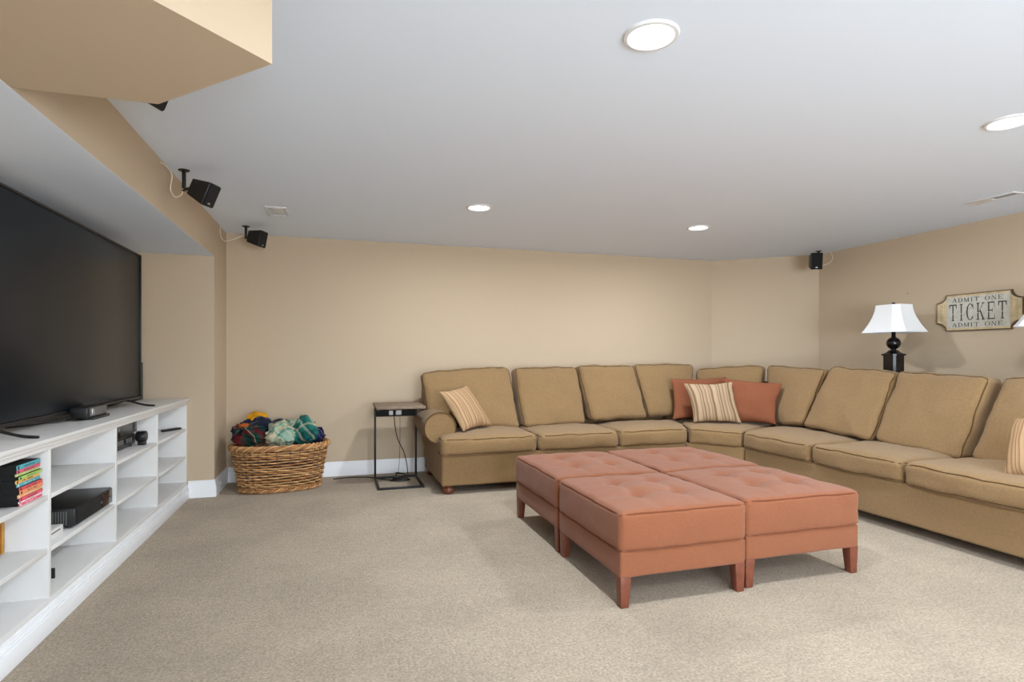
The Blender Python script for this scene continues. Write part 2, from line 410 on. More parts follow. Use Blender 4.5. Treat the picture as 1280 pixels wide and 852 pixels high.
def baseboard(name, pts, h=0.145, t=0.018, flip=1):
    """profile swept along the foot of the walls; pts run with the room on the left"""
    prof = [(0, 0), (t, 0), (t, h*.60), (t*.8, h*.66), (t*.75, h*.74), (t*.5, h*.80), (t*.5, h*.9), (t*.3, h), (0, h)]
    bm = B(); rows = []
    P = [Vector((x, y, 0)) for x, y in pts]
    for i, p in enumerate(P):
        d0 = (P[i]-P[i-1]).normalized() if i else (P[1]-P[0]).normalized()
        d1 = (P[i+1]-P[i]).normalized() if i < len(P)-1 else d0
        n0 = Vector((-d0.y, d0.x, 0))*flip; n1 = Vector((-d1.y, d1.x, 0))*flip
        n = (n0+n1).normalized(); n = n/max(.3, n.dot(n0))
        rows.append([bm.verts.new(p+n*a+Vector((0, 0, b))) for a, b in prof])
    for A, C in zip(rows, rows[1:]):
        for k in range(len(prof)-1): bm.faces.new((A[k], A[k+1], C[k+1], C[k]))
    bm.faces.new(rows[0]); bm.faces.new(rows[-1][::-1])
    return struct(name, bm, M['trim'])
baseboard('baseboard_left', [(-1.20, YE), (XL, YE), (XL, YB)], flip=-1)
baseboard('baseboard_back', [(XL+.018, YB), AC, AD], flip=-1)
baseboard('baseboard_right', [(XR, AD[1]-.02), (XR, YC)], flip=-1)
baseboard('baseboard_behind', [(XR-.02, YC), (XL, YC)], flip=-1)
baseboard('baseboard_left_near', [(XL, YC+.02), (XL, NY0)], flip=-1)

# ------------------------------------------------------------------ recessed ceiling lights
def downlight(x, y, label, grp):
    t = thing('recessed_light', label, 'ceiling light', (x, y, CEIL), grp)
    bm = B(); lathe(bm, [(.082, -.004), (.086, -.010), (.098, -.008), (.104, 0), (.082, 0), (.082, -.004)], (x, y, CEIL), 40)
    obj('trim_ring', bm, M['vent'], t)
    bm = B(); lathe(bm, [(0, -.007), (.06, -.0065), (.082, -.003), (.082, -.001), (0, -.001)], (x, y, CEIL), 40); obj('lens', bm, M['lens'], t)
    ld = bpy.data.lights.new('lamp_light', 'AREA'); ld.shape = 'DISK'; ld.size = .15; ld.energy = LAMP_W; ld.color = LAMP_COL; ld.spread = math.radians(176)
    lo = bpy.data.objects.new('lamp_light', ld); COL.objects.link(lo); lo.parent = t; lo.location = (0, 0, -.012)
    return t
downlight(1.11, 1.87, 'large round recessed ceiling light nearest the camera, top centre', None)
downlight(3.24, 2.03, 'round recessed ceiling light cut by the right edge of the photo', None)
downlight(1.09, 4.43, 'small round recessed ceiling light above the open carpet before the back wall', None)
downlight(3.18, 4.53, 'small round recessed ceiling light above the corner of the sectional sofa', None)
for x, nx in ((1.1, 'left'), (3.2, 'right')):
    for y, ny in ((-.7, 'just behind'), (-2.7, 'far behind')): downlight(x, y, 'round recessed ceiling light %s the camera on the %s, outside the photo' % (ny, nx), None)

# ------------------------------------------------------------------ ceiling vents
def vent(c, sx, sy, label, nsl, along, white_part):
    t = thing('ceiling_vent', label, 'vent', (c[0], c[1], CEIL))
    x0, x1, y0, y1 = c[0]-sx/2, c[0]+sx/2, c[1]-sy/2, c[1]+sy/2; f = .018; z0, z1 = CEIL-.008, CEIL
    bm = B(); box(bm, x0, x1, y0, y0+f, z0, z1, .002); box(bm, x0, x1, y1-f, y1, z0, z1, .002)
    box(bm, x0, x0+f, y0+f, y1-f, z0, z1, .002); box(bm, x1-f, x1, y0+f, y1-f, z0, z1, .002); obj('frame', bm, M['vent'], t)
    obj('backing', box(B(), x0+f, x1-f, y0+f, y1-f, CEIL-.0025, CEIL), M['vent_dark'], t)
    for k in range(nsl):
        a = (k+.5)/nsl
        if along == 'y': xx = x0+f+a*(sx-2*f); bm = box(B(), xx-.003, xx+.003, y0+f, y1-f, z0+.001, z1-.002)
        else: yy = y0+f+a*(sy-2*f); bm = box(B(), x0+f, x1-f, yy-.003, yy+.003, z0+.001, z1-.002)
        obj('slat', bm, M['vent'], t)
    a, b_, c_, d_ = white_part
    obj('damper_plate', box(B(), x0+a*sx, x0+b_*sx, y0+c_*sy, y0+d_*sy, z0+.0005, z1-.002), M['white'], t)
vent((-.452, 5.03), .165, .30, 'small white square ceiling vent near the left corner', 7, 'x', (.35, .8, .12, .6))
vent((4.70, 3.05), .14, .36, 'long white ceiling register near the right wall', 2, 'y', (.2, .8, .5, .93))

# ================================================================== BUILT-IN MEDIA CABINET
XF = -1.21; CY = [5.5, 4.66, 3.85, 3.04, 2.23, 1.42, .62]
mc = thing('media_cabinet', 'long white built-in cabinet of open cubbies in the left wall niche', 'cabinet', (-1.45, 3.05, 0))
bm = B(); box(bm, XN, XF+.022, CY[-1], YE, .832, .852, .004); box(bm, XN, XF+.012, CY[-1], YE, .815, .832, .005)
obj('countertop', bm, M['white'], mc)
obj('top_rail', box(B(), XF-.02, XF+.003, CY[-1], YE, .797, .815, .002), M['white'], mc)
for i, y in enumerate(CY):
    y0, y1 = (y-.02, y) if i == 0 else ((y, y+.02) if i == len(CY)-1 else (y-.011, y+.011))
    obj('divider', box(B(), XN+.012, XF, y0, y1, .12, .815, .0015), M['white'], mc)
for i in range(len(CY)-1):
    y1 = CY[i]-(.02 if i == 0 else .011); y0 = CY[i+1]+(.02 if i == len(CY)-2 else .011)
    for z in (.360, .597): obj('shelf', box(B(), XN+.012, XF-.003, y0, y1, z-.021, z, .0015), M['white'], mc)
obj('bottom_deck', box(B(), XN, XF+.001, CY[-1], YE, .115, .142, .002), M['white'], mc)
obj('back_panel', box(B(), XN, XN+.012, CY[-1], YE, .142, .815), M['white'], mc)
bm = B(); box(bm, XN, XF+.008, CY[-1], YE, 0, .115, .002); box(bm, XF+.008, XF+.022, CY[-1], YE-.0, 0, .082, .004); box(bm, XF+.008, XF+.016, CY[-1], YE, .082, .094, .003)
obj('base_moulding', bm, M['trim'], mc)
p = P_d(67.5, 716, 2.66)
obj('cable_clip', box(B(), p.x-.012, p.x+.004, p.y-.004, p.y+.004, p.z-.024, p.z+.024, .002), M['black'], mc, label='small black clip on the cubby side')

# ------------------------------------------------------------------ television
tv = thing('television', 'very large flat black television standing on the white cabinet', 'television', (-1.42, 3.97, .852))
ty0, ty1, tz0, tz1 = 2.98, 4.975, .893, 1.972; tx = -1.40
obj('body', box(B(), tx-.045, tx-.012, ty0, ty1, tz0, tz1, .006), M['black'], tv)
obj('rear_housing', box(B(), tx-.085, tx-.045, ty0+.35, ty1-.35, tz0+.02, tz0+.62, .012), M['black'], tv)
obj('screen', box(B(), tx-.014, tx-.006, ty0+.014, ty1-.014, tz0+.022, tz1-.012, .001), M['screen'], tv)
bm = B(); f = .012
box(bm, tx-.014, tx, ty0, ty1, tz0, tz0+.018, .002); box(bm, tx-.014, tx, ty0, ty1, tz1-f, tz1, .002)
box(bm, tx-.014, tx, ty0, ty0+f, tz0, tz1, .002); box(bm, tx-.014, tx, ty1-f, ty1, tz0, tz1, .002)
obj('bezel', bm, M['black'], tv)
for yf in (4.68, 3.0):
    bm = B(); zc = .8565
    tube(bm, smoothpath([(-1.235, yf, zc), (-1.30, yf, zc+.008), (-1.38, yf, zc+.032), (-1.415, yf, .896)]), .007)
    tube(bm, smoothpath([(-1.56, yf+.03, zc), (-1.50, yf+.01, zc+.012), (-1.44, yf, zc+.032), (-1.425, yf, .896)]), .007)
    obj('foot', bm, M['black_metal'], tv)
# motion sensor box before the screen
sn = thing('motion_sensor', 'small black sensor bar on a foot before the television', 'sensor', (-1.40, 3.86, .852))
bm = B(); box(bm, -1.392, -1.307, 3.72, 4.0, .868, .926, .006); obj('body', bm, M['black'], sn)
obj('front_panel', box(B(), -1.309, -1.303, 3.75, 3.99, .874, .921, .002), M['greyplastic'], sn, label='grey ribbed front face')
obj('lens_block', box(B(), -1.307, -1.299, 3.765, 3.80, .880, .916, .002), M['silver'], sn)
obj('stand_foot', box(B(), -1.382, -1.297, 3.78, 4.02, .852, .868, .004), M['black'], sn)
bm = B(); tube(bm, smoothpath([(-1.388, 3.73, .89), (-1.41, 3.68, .862), (-1.47, 3.62, .857), (-1.50, 3.52, .857), (-1.56, 3.45, .857)]), .004)
obj('cord', bm, M['black'], sn)
bm = B(); box(bm, -1.475, -1.445, 4.12, 4.24, .852, .868, .004)
solo('infrared_blaster', bm, M['black'], 'tiny black plastic box on the cabinet top under the screen', 'device')
# centre speaker / slim box standing at the cabinet's far end
sp = thing('tower_speaker', 'slim upright black speaker on the cabinet behind the television', 'speaker', (-1.60, 5.37, .852))
obj('cabinet', box(B(), -1.68, -1.523, 5.27, 5.45, .852, 1.16, .004), M['black'], sp)
obj('grille', box(B(), -1.675, -1.53, 5.264, 5.27, .862, 1.15, .002), M['grille'], sp)
# stereo receiver, grey box on it and the round camera (third column, upper cubby)
rc = thing('receiver', 'black stereo receiver under a brownish box in the upper cubby left of the remote', 'receiver', (-1.45, 4.3, .597))
obj('body', box(B(), -1.60, -1.32, 4.03, 4.54, .610, .684, .004), M['black'], rc)
obj('front_panel', box(B(), -1.32, -1.314, 4.035, 4.535, .616, .678, .002), M['black_gloss'], rc)
obj('display', box(B(), -1.314, -1.311, 4.16, 4.30, .640, .668, .001), M['greyplastic'], rc)
for y in (4.36, 4.40, 4.44): obj('button', box(B(), -1.314, -1.308, y-.009, y+.009, .636, .666, .002), M['greyplastic'], rc)
for x in (-1.57, -1.34):
    for y in (4.07, 4.50): obj('foot', lathe(B(), [(0, 0), (.014, 0), (.014, .013), (0, .013)], (x, y, .597), 10), M['black'], rc)
bx = thing('speaker_box', 'brownish grey box lying on the black stereo receiver', 'box', (-1.45, 4.3, .684))
obj('body', box(B(), -1.58, -1.325, 4.04, 4.60, .685, .764, .005), M['smoked'], bx)
obj('front_trim', box(B(), -1.325, -1.320, 4.16, 4.27, .690, .760, .001), M['darkred'], bx, label='dark red trim strip')
obj('front_trim', box(B(), -1.325, -1.320, 4.55, 4.59, .690, .760, .001), M['greyplastic'], bx, label='pale grey trim strip')
bm = B(); t = B(); lathe(t, [(0, -.03), (.032, -.03), (.037, -.024), (.037, .024), (.032, .03), (0, .03)], (0, 0, 0), 22); bmesh.ops.transform(t, matrix=Matrix.Translation((-1.28, 4.55, .657)) @ Matrix.Rotation(PI/2, 4, 'Y'), verts=t.verts); join(bm, t)
cyl = thing('webcam', 'round black camera on a foot beside the stereo receiver', 'camera', (-1.28, 4.55, .597))
obj('body', bm, M['black'], cyl); bm = B(); box(bm, -1.30, -1.255, 4.53, 4.57, .597, .624, .003); obj('stand_foot', bm, M['black'], cyl)
# remote
bm = B(); a = P_z(206, 537.3, .61); b = P_z(222, 534.8, .61)
d = (b-a).normalized(); ang = math.atan2(d.y, d.x)
rm = thing('remote_control', 'slim black remote control on the shelf of the end cubby', 'remote', ((a+b)/2)[:2]+(.597,))
mt = Matrix.Translation(((a.x+b.x)/2, (a.y+b.y)/2, .597)) @ Matrix.Rotation(ang, 4, 'Z')
obj('body', box(B(), -.09, .09, -.019, .019, .001, .017, .004, mtx=mt), M['black'], rm)
bm = B()
for k in range(6):
    for q in (-1, 0, 1): box(bm, -.07+k*.022, -.06+k*.022, q*.011-.003, q*.011+.003, .017, .0185, mtx=mt)
obj('button_pad', bm, M['greyplastic'], rm)['kind'] = 'stuff'
# game console (second column, middle cubby)
gc = thing('game_console', 'large black game console in the middle cubby below the television', 'game console', (-1.38, 3.52, .36))
gy0, gy1, gx0, gx1, gz0, gz1 = 3.34, 3.828, -1.56, -1.226, .370, .460
bm = B(); box(bm, gx0, gx1, gy0, gy1, gz0+.002, gz1, .005); obj('body', bm, M['black'], gc)
bm = B()
for k in range(26):
    x = gx0+.02+k*.011
    box(bm, x, x+.005, gy0-.003, gy0+.001, gz0+.01, gz1-.012, mtx=None)
obj('side_vent', bm, M['greyplastic'], gc, label='ribbed grey side vent')
obj('front_panel', box(B(), gx1-.001, gx1+.003, gy0+.02, gy0+.33, gz0+.008, gz1-.006, .001), M['black_matte'], gc)
obj('glossy_panel', box(B(), gx1-.001, gx1+.004, gy0+.34, gy1-.006, gz0+.008, gz1-.006, .001), M['darkred'], gc, label='glossy dark red-black panel')
bm = B(); t = B(); lathe(t, [(0, 0), (.007, 0), (.007, .002), (0, .002)], (0, 0, 0), 14); bmesh.ops.transform(t, matrix=Matrix.Translation((gx1+.0035, gy0+.325, gz0+.04)) @ Matrix.Rotation(PI/2, 4, 'Y'), verts=t.verts); join(bm, t); obj('power_button', bm, M['silver'], gc)
bm = B(); t = B(); lathe(t, [(0, 0), (.006, 0), (.006, .002), (0, .002)], (0, 0, 0), 14); bmesh.ops.transform(t, matrix=Matrix.Translation((gx1+.0035, gy1-.03, gz0+.042)) @ Matrix.Rotation(PI/2, 4, 'Y'), verts=t.verts); join(bm, t); obj('emblem', bm, M['greyplastic'], gc)
for x in (gx0+.03, gx1-.04):
    for y in (gy0+.04, gy1-.04): obj('foot', lathe(B(), [(0, 0), (.014, 0), (.014, .009), (0, .009)], (x, y, .36), 10), M['black'], gc)
wc = thing('white_console', 'slim white console with a dark slot beside the divider', 'game console', (-1.36, 3.14, .36))
obj('body', box(B(), -1.45, -1.25, 3.06, 3.275, .361, .405, .004), M['white'], wc)
obj('disc_slot', box(B(), -1.251, -1.2485, 3.075, 3.24, .388, .392), M['black'], wc)
# stacked books, fourth column upper cubby
random.seed(4)
cols = [((226, 92, 116), 'pink-red'), ((244, 236, 238), 'white'), ((228, 84, 108), 'rose'), ((240, 168, 110), 'peach'), ((236, 150, 100), 'orange'), ((224, 84, 92), 'coral red'),
        ((86, 170, 180), 'teal'), ((242, 186, 104), 'yellow-orange'), ((168, 208, 108), 'lime green'), ((190, 214, 120), 'pale green'), ((228, 96, 122), 'pink'), ((84, 172, 184), 'turquoise')]
names = ['bottom of the stack', 'second from the bottom', 'third from the bottom', 'fourth from the bottom', 'fifth from the bottom', 'sixth from the bottom',
         'sixth from the top', 'fifth from the top', 'fourth from the top', 'third from the top', 'second from the top', 'topmost of the stack']
z = .5975
for k, ((c, cn), nm) in enumerate(zip(cols, names)):
    th = (.0125, .008, .015, .015, .0155, .0145, .015, .015, .014, .014, .0145, .019)[k]; jy = random.uniform(-.006, .006) - .0022*k + (.012 if k == 0 else 0); jx = random.uniform(-.008, .004)
    y0, y1, x0, x1 = 2.816+jy, 3.006+jy, -1.365+jx, -1.224+jx
    bk = thing('book', 'thin paperback with a %s spine, %s' % (cn, nm), 'book', (-1.32, 2.86, z), 'paperbacks stacked in the upper cubby')
    m1 = M.setdefault('spine%d' % k, mat('book_spine_%d' % k, c, 0.5, noise_amt=0.12, noise_scale=40))
    obj('cover', box(B(), x0, x1, y0, y1, z, z+.0018), M['black_matte'], bk); obj('cover', box(B(), x0, x1, y0, y1, z+th-.0024, z+th-.0006), M['black_matte'], bk)
    obj('pages', box(B(), x0+.004, x1-.002, y0+.003, y1-.003, z+.0018, z+th-.0024), M['black_matte'], bk)
    obj('spine', box(B(), x1-.002, x1+.0015, y0, y1, z, z+th-.0006, .001), m1, bk)
    bm = B()
    for q in range(9):
        yy = y0+.05+q*.010; hh = th*.25
        if random.random() < .85: box(bm, x1+.001, x1+.002, yy, yy+random.uniform(.004, .008), z+th*.35, z+th*.35+hh)
    box(bm, x1+.001, x1+.002, y0+.005, y0+.016, z+.002, z+th-.003)
    obj('spine_print', bm, M['sign_ink'] if k % 3 else M['white'], bk)['kind'] = 'stuff'
    z += th
# amber book at the photo's left edge (fourth column middle cubby)
a = P_d(4.5, 684, 2.25)
random.seed(8)
for k, (c, cn, w_) in enumerate((((196, 140, 44), 'amber', .022), ((168, 70, 40), 'brick red', .014), ((58, 70, 96), 'slate blue', .03))):
    y1 = 3.022 - (0, .024, .040)[k]; x1 = -1.37-.004*k
    bk = thing('book', 'upright %s book at the left edge of the photo, middle cubby' % cn, 'book', (-1.33, y1-w_/2, .36), 'upright books in the middle cubby')
    h = (.135, .13, .12)[k]
    m1 = mat('upright_book_%d' % k, c, .5, noise_amt=.1)
    obj('pages', box(B(), x1-.14, x1-.002, y1-w_+.003, y1-.003, .363, .36+h-.003), M['sign_cream'], bk)
    obj('cover', box(B(), x1-.145, x1, y1-w_, y1-w_+.003, .3605, .36+h), m1, bk)
    obj('cover', box(B(), x1-.145, x1, y1-.003, y1, .3605, .36+h), m1, bk)
    obj('spine', box(B(), x1-.002, x1+.002, y1-w_, y1, .3605, .36+h, .001), m1, bk)

# ================================================================== SURROUND SPEAKERS
def speaker(pos, fwd, plate_xy, label, roll=0.0, cable=None, size=(.115, .15, .135), clabel=None):
    t = thing('surround_speaker', label, 'speaker', (plate_xy[0], plate_xy[1], CEIL))
    f = Vector(fwd).normalized(); rt = f.cross(Vector((0, 0, 1))).normalized(); up = rt.cross(f)
    R = Matrix((rt, f, up)).transposed().to_4x4(); MT = Matrix.Translation(pos) @ R @ Matrix.Rotation(roll, 4, 'Y')
    w_, h, dp = size
    hw, hh = w_/2, h/2
    bm = B(); bk = .68
    fr = [(-hw, dp/2, -hh), (hw, dp/2, -hh), (hw, dp/2, hh), (-hw, dp/2, hh)]; rr_ = [(x*bk, -dp/2, z*bk) for x, _, z in fr]
    A = [bm.verts.new(q) for q in fr]; C = [bm.verts.new(q) for q in rr_]
    bm.faces.new(A); bm.faces.new(C[::-1])
    for k in range(4): bm.faces.new((A[k], C[k], C[(k+1) % 4], A[(k+1) % 4]))
    bmesh.ops.bevel(bm, geom=bm.edges[:], offset=.008, segments=3, profile=.5, affect='EDGES'); bmesh.ops.transform(bm, matrix=MT, verts=bm.verts)
    obj('body', bm, M['black'], t)
    obj('grille', box(B(), -hw+.008, hw-.008, dp/2-.002, dp/2+.006, -hh+.008, hh-.008, .003, mtx=MT), M['grille'], t)
    obj('badge', box(B(), -.006, .014, dp/2+.006, dp/2+.0075, -hh+.018, -hh+.028, mtx=MT), M['silver'], t)
    px_, py_ = plate_xy
    obj('mount_plate', lathe(B(), [(0, -.006), (.03, -.006), (.034, -.002), (.034, 0), (0, 0)], (px_, py_, CEIL), 20), M['black'], t)
    back = MT @ Vector((0, -dp/2+.004, 0)); zb = back.z
    bm = B(); box(bm, px_-.011, px_+.011, py_-.009, py_+.009, zb-.012, CEIL-.004, .002)
    tube(bm, [(px_, py_, zb), back], .010, 8); obj('bracket', bm, M['black'], t)
    if cable:
        bm = B(); tube(bm, smoothpath([Vector(q) for q in cable], 8), .0035, 8); c = solo('speaker_cable', bm, M['cable'], clabel, 'cable')
    return t
s1 = Vector((-.80, 4.02, 2.395-.125))
p1 = P_z(230, 212.5, CEIL)
x = XL+.006
speaker(P_d(253, 239.5, 3.60), (1, -.42, -.50), (p1.x, p1.y), 'black satellite speaker on the ceiling before the white vent, by the header wall',
        cable=[P_v(201, 203, 1, 0, x), P_v(208, 208, 1, 0, x+.01), P_v(215, 219, 1, 0, x+.015), P_v(213, 236, 1, 0, x+.012), P_v(219, 246, 1, 0, x+.02), P_v(227, 243, 1, 0, x+.06), (p1.x-.005, p1.y-.01, CEIL-.12)], clabel='white cable looping from the ceiling edge to the nearer left speaker')
p2 = P_z(307.5, 282.6, CEIL)
speaker(P_d(320.5, 297.5, 5.18), (1, -.42, -.22), (p2.x, p2.y), 'black satellite speaker in the back left corner above the basket',
        cable=[(XL+.004, 5.76, CEIL-.003), (XL+.006, 5.74, CEIL-.07), (XL+.03, 5.72, CEIL-.13), (XL+.08, 5.70, CEIL-.14), (p2.x-.02, p2.y+.02, CEIL-.08), (p2.x, p2.y+.005, CEIL-.07)], clabel='white cable looping to the speaker in the back left corner')
p3 = P_z(1026, 313.2, CEIL+.006)
speaker(P_d(1018.5, 326.5, 6.35), (-.45, -1, -.12), (p3.x-.03, p3.y), 'black satellite speaker in the right corner above the sofa', size=(.125, .185, .12),
        cable=[(XR-.012, 5.16, CEIL-.004), (XR-.01, 5.13, CEIL-.06), (XR-.03, 5.14, CEIL-.12), (XR-.12, 5.18, CEIL-.155), (p3.x-.03, p3.y, CEIL-.12)], clabel='white cable hanging beside the right corner speaker')
p4 = P_d(186, 122, 2.55)
speaker(P_d(183, 103, 2.24), (1, -.42, -.50), (-.79, 2.52), 'black satellite speaker mostly hidden behind the beige soffit')

# ================================================================== WICKER BASKET
bc = Vector((-.478, 5.665, 0)); brot = math.radians(10); BH = .425
bk = thing('wicker_basket', 'large oval honey-brown wicker basket filled with blankets', 'basket', bc)
def oval(th, t, off=0.0):
    a = .338+.072*t+off; b = .205+.06*t+off
    ex = 2.4; cx, sx = math.cos(th), math.sin(th)
    x = a*math.copysign(abs(cx)**(2/ex), cx); y = b*math.copysign(abs(sx)**(2/ex), sx)
    return Vector((bc.x+x*math.cos(brot)-y*math.sin(brot), bc.y+x*math.sin(brot)+y*math.cos(brot), 0))
NS = 34
for k in range(NS):
    th = 2*PI*k/NS; bm = B()
    tube(bm, [oval(th, t/5)+Vector((0, 0, .012+t/5*(BH-.03))) for t in range(6)], .0062, 6); obj('stake', bm, M['wicker_s'], bk)
NR = 15
random.seed(2)
for r in range(NR):
    t = (r+.5)/NR; zz = .035+t*(BH-.085); bm = B(); n = NS*4; ph = (r % 2)*PI
    pts = []
    for k in range(n):
        th = 2*PI*k/n
        pts.append(oval(th, zz/BH, .0105*math.sin(k/4*PI+ph))+Vector((0, 0, zz+.004*math.sin(th*2+r)+.002*math.sin(k/4*PI+ph+1))))
    tube(bm, pts, .0078 if r not in (3, 12, 13) else .0088, 6, closed=True)
    obj('weaver', bm, M['wicker'] if r % 3 else M['wicker_d'], bk)
def braid(zc, t, amp, rad, cyc, cnt, nm):
    for s_ in range(cnt):
        bm = B(); n = cyc*8; pts = []
        for k in range(n):
            th = 2*PI*k/n; a = th*cyc+s_*2*PI/cnt
            pts.append(oval(th, t, amp*math.cos(a))+Vector((0, 0, zc+amp*math.sin(a))))
        tube(bm, pts, rad, 6, closed=True); obj(nm, bm, M['wicker'] if s_ % 2 else M['wicker_d'], bk)
braid(BH-.024, 1.0, .018, .0115, 13, 4, 'rim_braid'); braid(.022, .03, .012, .0085, 20, 3, 'base_braid')
bm = B(); pr_ = [oval(2*PI*k/40, .02, -.02) for k in range(40)]; prism(bm, [(q.x, q.y) for q in pr_], .004, .016); obj('bottom', bm, M['wicker_d'], bk)

# ------------------------------------------------------------------ crumpled blankets heaped in the basket
def blanket(c, r, m, name, label, seed, rot=0, peak=0.0, folds=5):
    bm = B(); uvl = bm.loops.layers.uv.new('UVMap'); n = 56; h = 30; V = {}
    for i in range(h+1):
        ph = PI*i/h
        for j in range(n):
            th = 2*PI*j/n
            d = Vector((math.sin(ph)*math.cos(th), math.sin(ph)*math.sin(th), math.cos(ph)))
            nz_ = noise.noise(d*1.25+Vector((seed*5.1, 0, 0))); nz2 = 1-abs(noise.noise(d*1.7+Vector((0, seed*3.7, 0))))*2
            nz3 = 1-abs(noise.noise(d*5+Vector((seed, seed, 0))))*2
            cr = math.sin(th*folds+nz_*7+seed)*.10*math.sin(ph)
            s_ = .84+.34*nz_+.20*max(0, nz2)**3+.018*nz3+cr*.35
            p = Vector((d.x*r[0]*s_, d.y*r[1]*s_, d.z*r[2]*s_+peak*max(0, d.z)**3))
            p = Vector((p.x*math.cos(rot)-p.y*math.sin(rot), p.x*math.sin(rot)+p.y*math.cos(rot), p.z))
            V[(i, j)] = (bm.verts.new(Vector(c)+p) if 0 < i < h or j == 0 else V[(i, 0)][0], (d.x*r[0]*s_+.25*nz_*r[0]+d.z*r[2]*.7)/.3+.5, (d.y*r[1]+d.z*r[2]*.6*s_)/.3+.5)
    for i in range(h):
        for j in range(n):
            q = [V[(i, j)], V[(i, (j+1) % n)], V[(i+1, (j+1) % n)], V[(i+1, j)]]
            vs = []
            for e in q:
                if e[0] not in [v[0] for v in vs]: vs.append(e)
            if len(vs) < 3: continue
            f = bm.faces.new([v[0] for v in vs])
            for lp, v in zip(f.loops, vs): lp[uvl].uv = (v[1], v[2])
    return solo(name, bm, m, label, 'blanket', None)
def bp_(px, py, d): return P_d(px, py, d)
blanket(bp_(314, 544, 5.09), (.15, .12, .085), M['red_plaid'], 'plaid_blanket', 'dark red and green plaid blanket at the left of the wicker basket', 1, .3)
blanket(bp_(303, 539, 5.21), (.10, .10, .09), M['navy'], 'fleece_blanket', 'navy blanket bunched at the left end of the wicker basket', 2, .8)
blanket(bp_(310, 533, 5.19), (.11, .08, .04), M['orange'], 'fleece_blanket', 'rust orange blanket fold between navy bunches in the wicker basket', 3, .1)
blanket(bp_(324, 532, 5.23), (.15, .10, .08), M['navy'], 'fleece_blanket', 'navy blanket under the golden one in the wicker basket', 4, .2)
blanket(bp_(322, 522, 5.26), (.085, .07, .055), M['gold'], 'fleece_blanket', 'golden yellow blanket peeking at the top of the heap', 5, 0)
blanket(bp_(346, 534, 5.43), (.13, .10, .08), M['navy'], 'fleece_blanket', 'navy blanket behind the pale teal plaid one, basket centre', 6, .5)
blanket(bp_(351, 544, 5.21), (.15, .13, .12), M['light_plaid'], 'plaid_blanket', 'pale teal and cream plaid blanket at the centre of the basket', 7, .9, .02)
blanket(bp_(366, 538, 5.43), (.14, .11, .11), M['light_plaid'], 'plaid_blanket', 'pale teal plaid fold between the centre blanket and the peaked one', 13, 2.2)
blanket(bp_(381, 540, 5.39), (.14, .13, .13), M['teal_plaid'], 'plaid_blanket', 'deep teal plaid blanket peaking right of the basket centre', 8, .4, .04)
blanket(bp_(395, 544, 5.49), (.085, .09, .085), M['navy_print'], 'printed_blanket', 'navy and red printed cloth at the right end of the basket', 9, .2)
blanket((bc.x, bc.y, .24), (.31, .19, .15), M['navy'], 'fleece_blanket', 'dark blanket lowest in the wicker basket, under all the others', 10, brot)

# ================================================================== SIDE TABLE
st = thing('side_table', 'narrow c-shaped side table with wood top and black metal frame', 'table', (.575, 5.56, 0))
x0, x1, y0, y1 = .365, .785, 5.30, 5.82; q = .010
obj('tabletop', box(B(), x0-.012, x1+.012, y0-.01, y1+.01, .727, .752, .003), M['tabletop'], st)
for x in (x0+q, x1-q): obj('leg', box(B(), x-q, x+q, y1-2*q, y1, 0, .727, .002), M['black_metal'], st)
for x in (x0+q, x1-q): obj('floor_rail', box(B(), x-q, x+q, y0, y1-2*q, 0, 2*q, .002), M['black_metal'], st)
obj('floor_rail', box(B(), x0+2*q, x1-2*q, y0, y0+2*q, 0, 2*q, .002), M['black_metal'], st); obj('floor_rail', box(B(), x0+2*q, x1-2*q, y1-2*q, y1, 0, 2*q, .002), M['black_metal'], st)
for x in (x0+q, x1-q): obj('top_rail', box(B(), x-q, x+q, y0+.01, y1-2*q, .709, .727, .002), M['black_metal'], st)
obj('power_panel', box(B(), x0+2*q, x1-2*q, y1-.045, y1-.005, .615, .69, .003), M['black_matte'], st, label='black power panel below the top')
for i, (px_, wpx) in enumerate(((488.5, 5), (498, 7))):
    c = P_v(px_, 515, 0, 1, y1-.05); w_ = wpx*5.7/718/2
    pg = thing('plug_adapter', ('small white plug adapter on the left of the side table panel', 'wider white plug adapter at the centre of the side table panel')[i], 'plug', (c.x, y1-.047, .632))
    obj('body', box(B(), c.x-w_, c.x+w_, y1-.078, y1-.0452, .632, .677, .004), M['plug'], pg)
c1 = P_v(492.5, 517, 0, 1, y1-.06)
bm = B(); tube(bm, smoothpath([P_v(492.5, 516, 0, 1, 5.762), P_v(493.5, 530, 0, 1, 5.74), P_v(497, 548, 0, 1, 5.72), P_v(505, 565, 0, 1, 5.70), P_v(508.5, 580, 0, 1, 5.70), P_v(510, 594, 0, 1, 5.70)]), .0045)
solo('power_cord', bm, M['black'], 'thick black cord curving down from the side table panel', 'cord')
bm = B(); tube(bm, smoothpath([P_v(500, 518, 0, 1, 5.745), P_v(500, 545, 0, 1, 5.74), P_v(499.5, 570, 0, 1, 5.73), P_v(498, 588, 0, 1, 5.72), P_v(495, 594, 0, 1, 5.70)]), .0022)
solo('thin_cord', bm, M['black'], 'thin dark cord hanging straight under the side table', 'cord')
bm = B(); pts = []
for k in range(60):
    a = k*.55; rr2 = .05+.025*math.sin(k*.9)
    pts.append((.60+rr2*1.3*math.cos(a), 5.64+rr2*.7*math.sin(a), .008+.07*abs(math.sin(k*.37))*(.5+.5*math.cos(a*.3))))
tube(bm, smoothpath(pts, 3), .004, 6); solo('cord_coil', bm, M['black'], 'tangle of black cord heaped inside the side table base', 'cord')
bm = B(); tube(bm, smoothpath([(-.02, 5.90, .006), (.10, 5.93, .006), (.22, 5.92, .006), (.33, 5.88, .006), (.44, 5.75, .006), (.50, 5.70, .006), (.56, 5.66, .008)]), .005)
